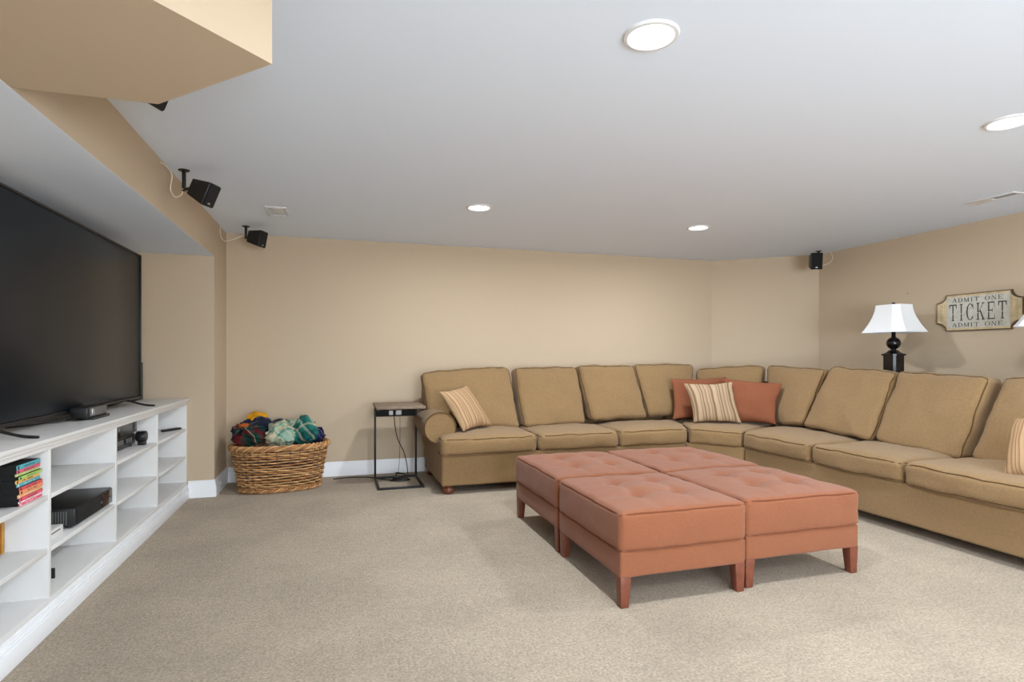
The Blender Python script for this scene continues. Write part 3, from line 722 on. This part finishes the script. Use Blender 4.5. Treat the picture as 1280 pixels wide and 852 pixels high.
solo('floor_cord', bm, M['black'], 'black cord running on the carpet from basket to side table', 'cord')

# ================================================================== OTTOMANS
def ottoman(x0, x1, y0, y1, label, seed):
    cx, cy = (x0+x1)/2, (y0+y1)/2
    t = thing('ottoman', label, 'ottoman', (cx, cy, 0))
    tf = [(a*.34, b*.34) for a in (-1, 1) for b in (-1, 1)]
    def hook(q, u, v, w):
        if w < .2: return q
        k = min(1, (w-.2)/.7); dz = 0
        for a, b in tf:
            d2 = ((u-a)**2+(v-b)**2); dz -= .022*math.exp(-d2/.045)+.006*math.exp(-d2/.004)
        for a in (-.34, .34):
            dz -= .010*math.exp(-((u-a)/.075)**2)*(1-abs(v)**3); dz -= .010*math.exp(-((v-a)/.075)**2)*(1-abs(u)**3)
        return Vector((q.x, q.y, q.z+dz*k))
    i = .006
    cu = Cushion(boxc(x0, x1, y0, y1, .262, .462), .03, bulge=(.004, .004, .036), bot=0, seed=seed, wr=.0032, hook=hook)
    cb = obj('cushion', cu.build(B(), (30, 30, 3)), M['ott'], t)
    bm = B(); cu.piping(bm, 2, 1, .0042, .72); cu.piping(bm, 2, -1, .0042, .60); obj('piping', bm, M['ott_pipe'], cb)
    cf = Cushion(boxc(x0+i, x1-i, y0+i, y1-i, .146, .272), .012, bulge=(.002, .002, 0), seed=seed+3, wr=.0012)
    obj('frame', cf.build(B(), (8, 8, 3)), M['ott'], t)
    for sx in (0, 1):
        for sy in (0, 1):
            bx_, by_ = (x0+i+.002, x1-i-.002)[sx], (y0+i+.002, y1-i-.002)[sy]; dx, dy = (1, -1)[sx], (1, -1)[sy]
            bm = B(); top, bot = .058, .042
            A = [bm.verts.new((bx_+dx*a*top, by_+dy*b*top, .15)) for a, b in ((0, 0), (1, 0), (1, 1), (0, 1))]
            C = [bm.verts.new((bx_+dx*(.004+a*bot), by_+dy*(.004+b*bot), 0)) for a, b in ((0, 0), (1, 0), (1, 1), (0, 1))]
            bm.faces.new(A); bm.faces.new(C[::-1])
            for k in range(4): bm.faces.new((A[k], C[k], C[(k+1) % 4], A[(k+1) % 4]))
            bmesh.ops.recalc_face_normals(bm, faces=bm.faces)
            bmesh.ops.bevel(bm, geom=bm.edges[:], offset=.003, segments=2, profile=.5, affect='EDGES'); obj('leg', bm, M['legwood'], t)
ottoman(1.295, 2.022, 2.462, 3.262, 'rust tufted square ottoman nearest the camera, front left of four', 1)
ottoman(2.034, 2.80, 2.49, 3.275, 'rust tufted square ottoman on the front right, beside the long sofa side', 2)
ottoman(1.298, 2.03, 3.285, 4.14, 'rust tufted square ottoman on the back left, closest to the bun-footed sofa end', 3)
ottoman(2.045, 2.82, 3.29, 4.13, 'rust tufted square ottoman on the back right, closest to the sofa corner', 4)

# ================================================================== SECTIONAL SOFA
SB, ST = .335, .500                                         # seat cushion bottom, top
def seat(t, fl, fr, br_, bl_, seed, crown=.028):
    c = Cushion(quadc(fl, fr, br_, bl_, SB, ST), .045, bulge=(.006, .016, crown), bot=.1, seed=seed, wr=.0065)
    o = obj('seat_cushion', c.build(B(), (14, 10, 3)), M['sofa'], t)
    bm = B(); c.piping(bm, 2, 1, .0045, .72); c.piping(bm, 2, -1, .0045, .55); obj('piping', bm, M['sofa_pipe'], o)
def back(t, bl_, br_, tr_, tl_, n, tb, tt, seed, r=.055):
    """front-face corners and the horizontal direction the cushion is thick in"""
    n = Vector(n).normalized(); c = {}
    for i, (b_, t_) in enumerate(((bl_, tl_), (br_, tr_))):
        b_, t_ = Vector(b_), Vector(t_)
        c[(i, 0, 0)] = b_; c[(i, 0, 1)] = t_; c[(i, 1, 0)] = b_+n*tb; c[(i, 1, 1)] = t_+n*tt+Vector((0, 0, -.02))
    cu = Cushion(c, r, bulge=(.004, .036, .012), bot=0, seed=seed, wr=.008)
    o = obj('back_cushion', cu.build(B(), (12, 3, 12)), M['sofa'], t)
    bm = B(); cu.piping(bm, 1, -1, .0045, .72); obj('piping', bm, M['sofa_pipe'], o)
def bun(t, x, y):
    obj('bun_foot', lathe(B(), [(0, 0), (.03, 0), (.048, .012), (.054, .034), (.048, .054), (.034, .064), (.034, .074), (0, .074)], (x, y, 0), 24), M['bunwood'], t)
Y0 = 4.925; X0 = 3.665      # seat fronts
# ---- left section
L = thing('sofa_section', 'tan sectional sofa part along the back wall with a rolled arm', 'sofa', (2.1, 5.4, 0))
bs = Cushion(boxc(.885, 3.34, Y0+.02, 5.92, .075, .345), .018, bulge=(0, .002, 0), seed=1, wr=.002); obj('base', bs.build(B(), (14, 6, 3)), M['sofa'], L)
obj('back_frame', Cushion(boxc(.86, 3.6, 5.77, 5.95, .3, .93), .05, bulge=(0, .004, .004), seed=2, wr=.002).build(B(), (12, 3, 4)), M['sofa'], L)
seat(L, (.868, Y0-.03), (1.762, Y0), (1.775, 5.62), (.93, 5.62), 11)
seat(L, (1.778, Y0), (2.585, Y0), (2.60, 5.62), (1.785, 5.62), 12)
seat(L, (2.60, Y0+.015), (3.345, Y0+.015), (3.68, 5.62), (2.615, 5.62), 13)
def yb(px, py, Y): return P_v(px, py, 0, 1, Y)
ytop = 5.66
back(L, yb(536, 530, 5.46), yb(652, 536, 5.40), yb(636, 457.5, ytop), yb(527.5, 464.5, ytop-.02), (0, 1, 0), .24, .17, 21)
back(L, yb(656, 536, 5.40), yb(735, 529, 5.43), yb(721, 458, ytop), yb(643, 459, ytop), (0, 1, 0), .24, .17, 22)
back(L, yb(741, 527, 5.44), yb(811, 522, 5.46), yb(793, 456.5, ytop), yb(723, 457, ytop), (0, 1, 0), .24, .17, 23)
# rolled arm
ax, az, ar = .905, .562, .143
bm = B(); n = 28; rows = []
prof = []
for k in range(n+1):
    a = math.radians(-62) - math.radians(290)*0 + math.radians(304)*k/n      # from lower right, over the top, to lower left
    prof.append((ax+ar*math.cos(a), az+ar*math.sin(a)))
prof = prof+[(.885, .42), (.885, .08), (1.0, .08)]
yf, yr = 5.135, 5.90
arm = [(yf+.012, .93), (yf+.003, .975), (yf, 1.0)]
for yy, sc in ((yf+.006, .92), (yf, .96), (yf+.006, 1.0), (yf+.03, 1.012), (5.5, 1.0), (yr, 1.0)):
    row = []
    for (x, z_) in prof:
        cx_, cz_ = (ax, az) if z_ > .43 else (ax, .4)
        xx = cx_+(x-cx_)*sc if z_ > .43 else x; zz = cz_+(z_-cz_)*sc if z_ > .43 else z_
        w1 = noise.noise(Vector((xx*6, yy*6, zz*6)))*.005
        row.append(bm.verts.new((xx+w1, yy, zz+w1)))
    rows.append(row)
for A, C in zip(rows, rows[1:]):
    for k in range(len(prof)): bm.faces.new((A[k], A[(k+1) % len(prof)], C[(k+1) % len(prof)], C[k]))
bm.faces.new(rows[0]); bm.faces.new(rows[-1][::-1])
am = obj('arm', bm, M['sofa'], L)
bm = B(); tube(bm, [(x if z_ > .43 else x, yf+.002, z_) for x, z_ in prof[:-3]], .005, 6)
obj('piping', bm, M['sofa_pipe'], am)
for x, y in ((.955, Y0+.085), (3.2, Y0+.085), (.94, 5.85), (3.2, 5.85)): bun(L, x, y)
# ---- corner wedge
W = thing('sofa_section', 'tan corner part of the sectional sofa behind the three throw pillows', 'sofa', (4.1, 5.3, 0))
bm = B(); prism(bm, [(3.345, Y0+.03), (X0+.02, 4.545), (4.76, 4.545), (4.76, 4.95), (4.05, 5.74), (3.70, 5.92), (3.345, 5.92)][::-1], .075, .345)
bmesh.ops.bevel(bm, geom=bm.edges[:], offset=.012, segments=2, profile=.5, affect='EDGES'); obj('base', bm, M['sofa'], W)
bm = B(); prism(bm, [(3.61, 5.74), (3.98, 5.74), (4.62, 5.12), (4.62, 4.56), (4.78, 4.56), (4.78, 5.2), (4.10, 5.88), (3.61, 5.93)], .34, .93)
bmesh.ops.bevel(bm, geom=bm.edges[:], offset=.03, segments=2, profile=.5, affect='EDGES'); obj('back_frame', bm, M['sofa'], W)
seat(W, (3.352, Y0+.0), (X0+.003, 4.548), (4.50, 5.00), (3.72, 5.75), 14, .030)
back(W, yb(812, 521, 5.50), yb(868, 521, 5.52), yb(868, 455, ytop+.02), yb(793, 454.5, ytop+.02), (0, 1, 0), .22, .15, 24)
dg = (.76, .65)
back(W, P_v(872, 521, *dg, 6.62), P_v(948, 523, *dg, 6.58), P_v(955, 456, *dg, 6.72), P_v(869, 460.5, *dg, 6.72), (.76, .65, 0), .2, .14, 25)
def xb(px, py, X): return P_v(px, py, 1, 0, X)
back(W, xb(965, 530, 4.24), xb(1001, 533, 4.20), xb(1032, 461, 4.47), xb(956, 456, 4.45), (1, 0.15, 0), .24, .16, 26)
# ---- right section
R = thing('sofa_section', 'longest tan sectional sofa part along the right wall', 'sofa', (4.2, 3.2, 0))
bs = Cushion(boxc(X0+.02, 4.76, 1.84, 4.53, .075, .345), .018, seed=5, wr=.002); obj('base', bs.build(B(), (6, 14, 3)), M['sofa'], R)
obj('back_frame', Cushion(boxc(4.60, 4.78, 1.84, 4.55, .3, .93), .05, bulge=(0, .004, .004), seed=6, wr=.002).build(B(), (3, 12, 4)), M['sofa'], R)
def seatx(y1, y0, seed, dx=0): seat(R, (X0+dx, y1), (X0+dx, y0), (4.50, y0), (4.50, y1), seed)
seat(R, (X0, 4.530), (X0, 3.735), (4.50, 3.735), (4.50, 4.95), 15)
seatx(3.722, 2.945, 16); seatx(2.932, 2.06, 17, -.012)
back(R, xb(1000, 533, 4.17), xb(1086, 552, 4.15), xb(1119, 465, 4.47), xb(1037, 456.5, 4.45), (1, 0, 0), .26, .17, 27)
back(R, xb(1089, 552, 4.15), xb(1198, 577, 4.15), xb(1236, 470, 4.45), xb(1121, 464, 4.47), (1, 0, 0), .26, .18, 28)
back(R, xb(1207, 575, 4.17), xb(1345, 612, 4.17), xb(1400, 470, 4.47), xb(1254, 470.5, 4.47), (1, 0, 0), .26, .18, 29)
bm = B(); prof2 = []
for k in range(25):
    a = math.radians(-62)+math.radians(304)*k/24; prof2.append((1.90+.14*math.cos(a), .562+.14*math.sin(a)))
prof2 += [(1.84, .42), (1.84, .08), (2.0, .08)]
rows = [[bm.verts.new((x, y, z_)) for y, z_ in prof2] for x in (3.90, 4.3, 4.74)]
for A, C in zip(rows, rows[1:]):
    for k in range(len(prof2)): bm.faces.new((A[k], A[(k+1) % len(prof2)], C[(k+1) % len(prof2)], C[k]))
bm.faces.new(rows[0]); bm.faces.new(rows[-1][::-1]); obj('arm', bm, M['sofa'], R)
for x, y in ((X0+.11, 4.45), (X0+.11, 1.93), (4.68, 1.93), (4.68, 4.45)): bun(R, x, y)

# ------------------------------------------------------------------ throw pillows
pillow([(.905, 5.20, .885), (1.225, 5.50, .925), (1.445, 5.355, .545), (1.105, 5.07, .535)], .075, M['striped'], 'throw_pillow', 'tan striped pillow leaning on the rolled sofa arm', 1)
pillow([P_d(838, 473, 6.28), P_d(908, 471, 6.34), P_d(908, 524, 6.16), P_d(841, 524, 6.14)], .07, M['rust'], 'throw_pillow', 'plain rust pillow left of and behind the pale striped one', 2)
pillow([P_d(903, 472, 6.12), P_d(978, 478.5, 5.80), P_d(969, 530, 5.70), P_d(906, 528, 5.98)], .085, M['rust'], 'throw_pillow', 'plain rust pillow right of the pale striped one, sofa corner', 3, wr=.009)
pillow([P_d(855, 479, 6.02), P_d(915, 477, 5.96), P_d(927, 528.5, 5.80), P_d(867, 527.5, 5.88)], .07, M['striped_pale'], 'throw_pillow', 'pale cream striped pillow in front of two rust pillows', 4)
pillow([P_d(1268, 524, 3.62), P_d(1352, 524, 3.3), P_d(1352, 615, 3.12), P_d(1254, 594, 3.42)], .12, M['striped'], 'throw_pillow', 'tan striped pillow cut by the right edge of the photo', 5)

# ================================================================== CONSOLE TABLE, LAMPS, SIGN
ct = thing('console_table', 'dark narrow console table hidden behind the right sofa part, carrying the lamps', 'table', (5.07, 3.4, 0))
TZ = .86
obj('tabletop', box(B(), 4.84, 5.30, 2.35, 4.45, TZ-.03, TZ, .004), M['black_gloss'], ct)
for x in (4.87, 5.27):
    for y in (2.38, 4.42): obj('leg', box(B(), x-.02, x+.02, y-.02, y+.02, 0, TZ-.03, .003), M['black_gloss'], ct)
def lamp(x, y, label):
    t = thing('table_lamp', label, 'lamp', (x, y, TZ))
    bm = B()
    def sq(z0, h0, z1, h1, cut=.25):
        def ring(h, z_): 
            c = h*cut; return [bm.verts.new((x+a*h-(a*c if ab else 0), y+b*h-(0 if ab else b*c), z_)) for a, b, ab in ((-1, -1, 0), (-1, -1, 1), (1, -1, 1), (1, -1, 0), (1, 1, 0), (1, 1, 1), (-1, 1, 1), (-1, 1, 0))]
        A = ring(h0, z0); C = ring(h1, z1)
        bm.faces.new(A[::-1]); bm.faces.new(C)
        for k in range(8): bm.faces.new((A[k], A[(k+1) % 8], C[(k+1) % 8], C[k]))
    sq(TZ, .085, TZ+.03, .085); sq(TZ+.03, .07, TZ+.05, .065); sq(TZ+.05, .066, 1.215, .066); sq(1.215, .078, 1.232, .078); sq(1.232, .066, 1.247, .045); sq(1.247, .045, 1.268, .028)
    obj('pedestal', bm, M['black_gloss'], t)
    bm = B(); lathe(bm, [(0, 1.262), (.028, 1.262), (.022, 1.272), (.020, 1.28)]+[(.059*math.sin(a), 1.332-.059*math.cos(a)) for a in [math.radians(20+k*10) for k in range(15)]]+[(.018, 1.392), (.018, 1.46), (.010, 1.47), (.010, 1.56), (0, 1.56)], (x, y, 0), 28)
    obj('ball_stem', bm, M['black_gloss'], t)
    zt, zb = 1.69, 1.43
    def ring2(hw, hd, cut, zz, th=0): 
        hw -= th; hd -= th
        return [(x-hd+cut, y-hw, zz), (x+hd-cut, y-hw, zz), (x+hd, y-hw+cut, zz), (x+hd, y+hw-cut, zz), (x+hd-cut, y+hw, zz), (x-hd+cut, y+hw, zz), (x-hd, y+hw-cut, zz), (x-hd, y-hw+cut, zz)]
    bm = B(); rg = []; n = 10
    for th, order in ((0, range(n+1)), (.004, range(n, -1, -1))):
        for k in order:
            s_ = k/n; f_ = (1-s_)**1.7
            sc = .13+(.235-.13)*f_
            rg.append([bm.verts.new(v) for v in ring2(sc, sc*.92, sc*.36, zb+(zt-zb)*s_, th)])
    for i in range(len(rg)):
        A, C = rg[i], rg[(i+1) % len(rg)]
        for k in range(8): bm.faces.new((A[k], A[(k+1) % 8], C[(k+1) % 8], C[k]))
    sh = obj('lamp_shade', bm, M['shade'], t, smooth=False)
    bm = B()
    for a in (0, PI/2): tube(bm, [(x-.118*math.cos(a), y-.118*math.sin(a), zt-.012), (x+.118*math.cos(a), y+.118*math.sin(a), zt-.012)], .002, 6)
    tube(bm, [(x, y, 1.55), (x, y, zt+.004)], .004, 8); obj('harp', bm, M['black_metal'], t)
    obj('finial', lathe(B(), [(0, 0), (.006, 0), (.006, .006), (.015, .014), (.017, .022), (.012, .031), (0, .034)], (x, y, zt-.008), 16), M['black_gloss'], t)
lamp(5.02, 4.11, 'white shaded table lamp with black ball stem left of the ticket sign')
lamp(5.02, 2.80, 'white shaded table lamp cut by the right edge of the photo')

# ---- ticket sign on the right wall
SX = XR
ya, yb_ = P_v(1171, 390, 1, 0, XR-.02).y, P_v(1279.5, 386, 1, 0, XR-.02).y
zlo, zhi = 1.437, 1.765
sg = thing('ticket_sign', 'pale vintage ticket-shaped wall sign with notched corners', 'sign', (XR, (ya+yb_)/2, zlo))
SW, SH = ya-yb_, zhi-zlo
def plate(bm, ins, xa, xb2, notch=.085):
    w_, h = SW-2*ins, SH-2*ins; nr = notch+ins*.3; pts = []
    def arc(cx, cy, a0, a1):
        for k in range(9):
            a = math.radians(a0+(a1-a0)*k/8); pts.append((cx+nr*math.cos(a), cy+nr*math.sin(a)*.8))
    # concave notches at the four corners
    arc(0, 0, 90, 0); arc(w_, 0, 180, 90); arc(w_, h, 270, 180); arc(0, h, 0, -90)
    A = [bm.verts.new((xa, ya-ins-u, zlo+ins+v)) for u, v in pts]; C = [bm.verts.new((xb2, ya-ins-u, zlo+ins+v)) for u, v in pts]
    n = len(pts)
    for k in range(n): bm.faces.new((A[k], A[(k+1) % n], C[(k+1) % n], C[k]))
    c0 = bm.verts.new((xa, (ya+yb_)/2, zlo+SH/2)); c1 = bm.verts.new((xb2, (ya+yb_)/2, zlo+SH/2))
    for k in range(n): bm.faces.new((A[k], A[(k+1) % n], c0)); bm.faces.new((C[k], C[(k+1) % n], c1))
    return bm
obj('border', plate(B(), 0, XR-.022, XR-.0005), M['sign_edge'], sg)
obj('cream_band', plate(B(), .0075, XR-.0245, XR-.02), M['sign_cream'], sg)
obj('face_panel', box(B(), XR-.0262, XR-.0243, yb_+.095, ya-.095, zlo+.026, zhi-.026, .0008), M['sign_face'], sg)
# serif letters drawn with bars and arcs in a unit cell
def glyph(ch):
    s_ = .13; t_ = .05; o = []
    bar = lambda x0, y0, x1, y1: o.append([(x0, y0), (x1, y0), (x1, y1), (x0, y1)])
    def diag(x0, y0, x1, y1, w_): o.append([(x0-w_/2, y0), (x0+w_/2, y0), (x1+w_/2, y1), (x1-w_/2, y1)])
    def arc(cx, cy, rx, ry, a0, a1, w0, w1):
        n = 14
        for k in range(n):
            q = []
            for kk in (k, k+1):
                a = math.radians(a0+(a1-a0)*kk/n); wd = w0+(w1-w0)*abs(math.cos(a))
                q.append(((cx+rx*math.cos(a), cy+ry*math.sin(a)), (cx+(rx-wd)*math.cos(a), cy+(ry-wd*.6)*math.sin(a))))
            o.append([q[0][0], q[1][0], q[1][1], q[0][1]])
    def stem(x, serif=.13): bar(x-s_/2, 0, x+s_/2, 1); bar(x-serif, 0, x+serif, t_); bar(x-serif, 1-t_, x+serif, 1)
    if ch == 'T': bar(.5-s_/2, 0, .5+s_/2, 1); bar(.34, 0, .66, t_); bar(.05, .94, .95, 1); o.append([(.05, .74), (.09, .74), (.17, .94), (.05, .94)]); o.append([(.95, .74), (.91, .74), (.83, .94), (.95, .94)])
    elif ch == 'I': stem(.5, .17)
    elif ch == 'C': arc(.52, .5, .44, .5, 42, 318, .05, .15); bar(.83, .66, .88, .95); bar(.83, .12, .87, .3)
    elif ch == 'K': stem(.22, .17); diag(.30, .42, .80, .96, .05); bar(.66, .95, .96, 1); diag(.84, .04, .46, .56, .14); bar(.66, 0, 1.0, t_)
    elif ch == 'E': stem(.22, .14); bar(.2, .94, .86, 1); bar(.2, 0, .9, .06); bar(.22, .49, .62, .54); bar(.82, .72, .86, .95); bar(.86, .05, .9, .28); bar(.60, .40, .64, .63)
    elif ch == 'A': diag(.14, .02, .46, 1, .05); diag(.84, .02, .52, 1, .14); bar(.28, .30, .72, .36); bar(0, 0, .28, t_); bar(.68, 0, 1.0, t_)
    elif ch == 'D': stem(.2, .14); arc(.3, .5, .62, .5, -90, 90, .05, .15); bar(.2, .94, .35, 1); bar(.2, 0, .35, .06)
    elif ch == 'M': bar(.10, 0, .15, 1); bar(.80, 0, .93, 1); diag(.5, .05, .14, 1, .12); diag(.5, .05, .86, 1, .05); bar(0, 0, .25, t_); bar(.70, 0, 1.02, t_)
    elif ch == 'O': arc(.5, .5, .47, .5, 0, 360, .05, .14)
    elif ch == 'N': bar(.14, 0, .19, 1); bar(.80, 0, .85, 1); diag(.82, .02, .18, 1, .13); bar(.02, 0, .31, t_); bar(.68, .95, .97, 1)
    return o
def text(s, cy, zb, cw, chh, gap, space, stencil=False):
    """letters left to right as read from the room (towards -y)"""
    adv = {'I': .62}
    tot = sum((space if c == ' ' else cw*adv.get(c, 1)+gap) for c in s)-gap
    y = cy+tot/2
    for c in s:
        if c == ' ': y -= space; continue
        a = adv.get(c, 1); off = (1-a)/2
        bm = B()
        polys = []
        for poly in glyph(c):
            if stencil and c not in 'O':
                # thin worn gap across the middle, as in the stencilled print
                ys = [q[1] for q in poly]
                if max(ys)-min(ys) > .8 and len(poly) == 4:
                    lo, hi = min(ys), max(ys)
                    b0, b1 = (poly[0], poly[1]), (poly[3], poly[2])
                    lerp = lambda p, q, k: (p[0]+(q[0]-p[0])*k, p[1]+(q[1]-p[1])*k)
                    polys.append([b0[0], b0[1], lerp(b0[1], b1[1], .40), lerp(b0[0], b1[0], .40)]); polys.append([lerp(b0[0], b1[0], .44), lerp(b0[1], b1[1], .44), b1[1], b1[0]]); continue
            polys.append(poly)
        for i, poly in enumerate(polys):
            xa, xb2 = XR-.0274-.00005*(i % 5), XR-.0261
            A = [bm.verts.new((xa, y-(u-off)*cw, zb+v*chh)) for u, v in poly]; C = [bm.verts.new((xb2, y-(u-off)*cw, zb+v*chh)) for u, v in poly]
            bm.faces.new(A); bm.faces.new(C[::-1])
            for k in range(len(poly)): bm.faces.new((A[k], A[(k+1) % len(poly)], C[(k+1) % len(poly)], C[k]))
        obj('letter', bm, M['sign_ink'], sg, smooth=False)
        y -= cw*a+gap
cyy = (ya+yb_)/2
text('TICKET', cyy, zlo+.090, .070, .148, .016, .03, True)
text('ADMIT ONE', cyy, zhi-.072, .044, .036, .007, .035); text('ADMIT ONE', cyy, zlo+.034, .044, .036, .007, .035)
bm = B()
for k in range(9):
    for yy in (ya-.045, yb_+.045): box(bm, XR-.0252, XR-.0240, yy-.012, yy+.012, zlo+.095+k*.017, zlo+.095+k*.017+.006)
obj('edge_print', bm, mat('sign_faded_ink', (176, 156, 120), .8), sg)['kind'] = 'stuff'
bm = B(); pn = P_v(1134, 366.5, 1, 0, XR-.006); t = B(); lathe(t, [(0, 0), (.005, 0), (.004, .006), (0, .007)], (0, 0, 0), 10)
bmesh.ops.transform(t, matrix=Matrix.Translation((XR, pn.y, pn.z)) @ Matrix.Rotation(-PI/2, 4, 'Y'), verts=t.verts); join(bm, t)
solo('wall_nail', bm, M['steelnail'], 'tiny nail in the right wall above the left lamp', 'nail')
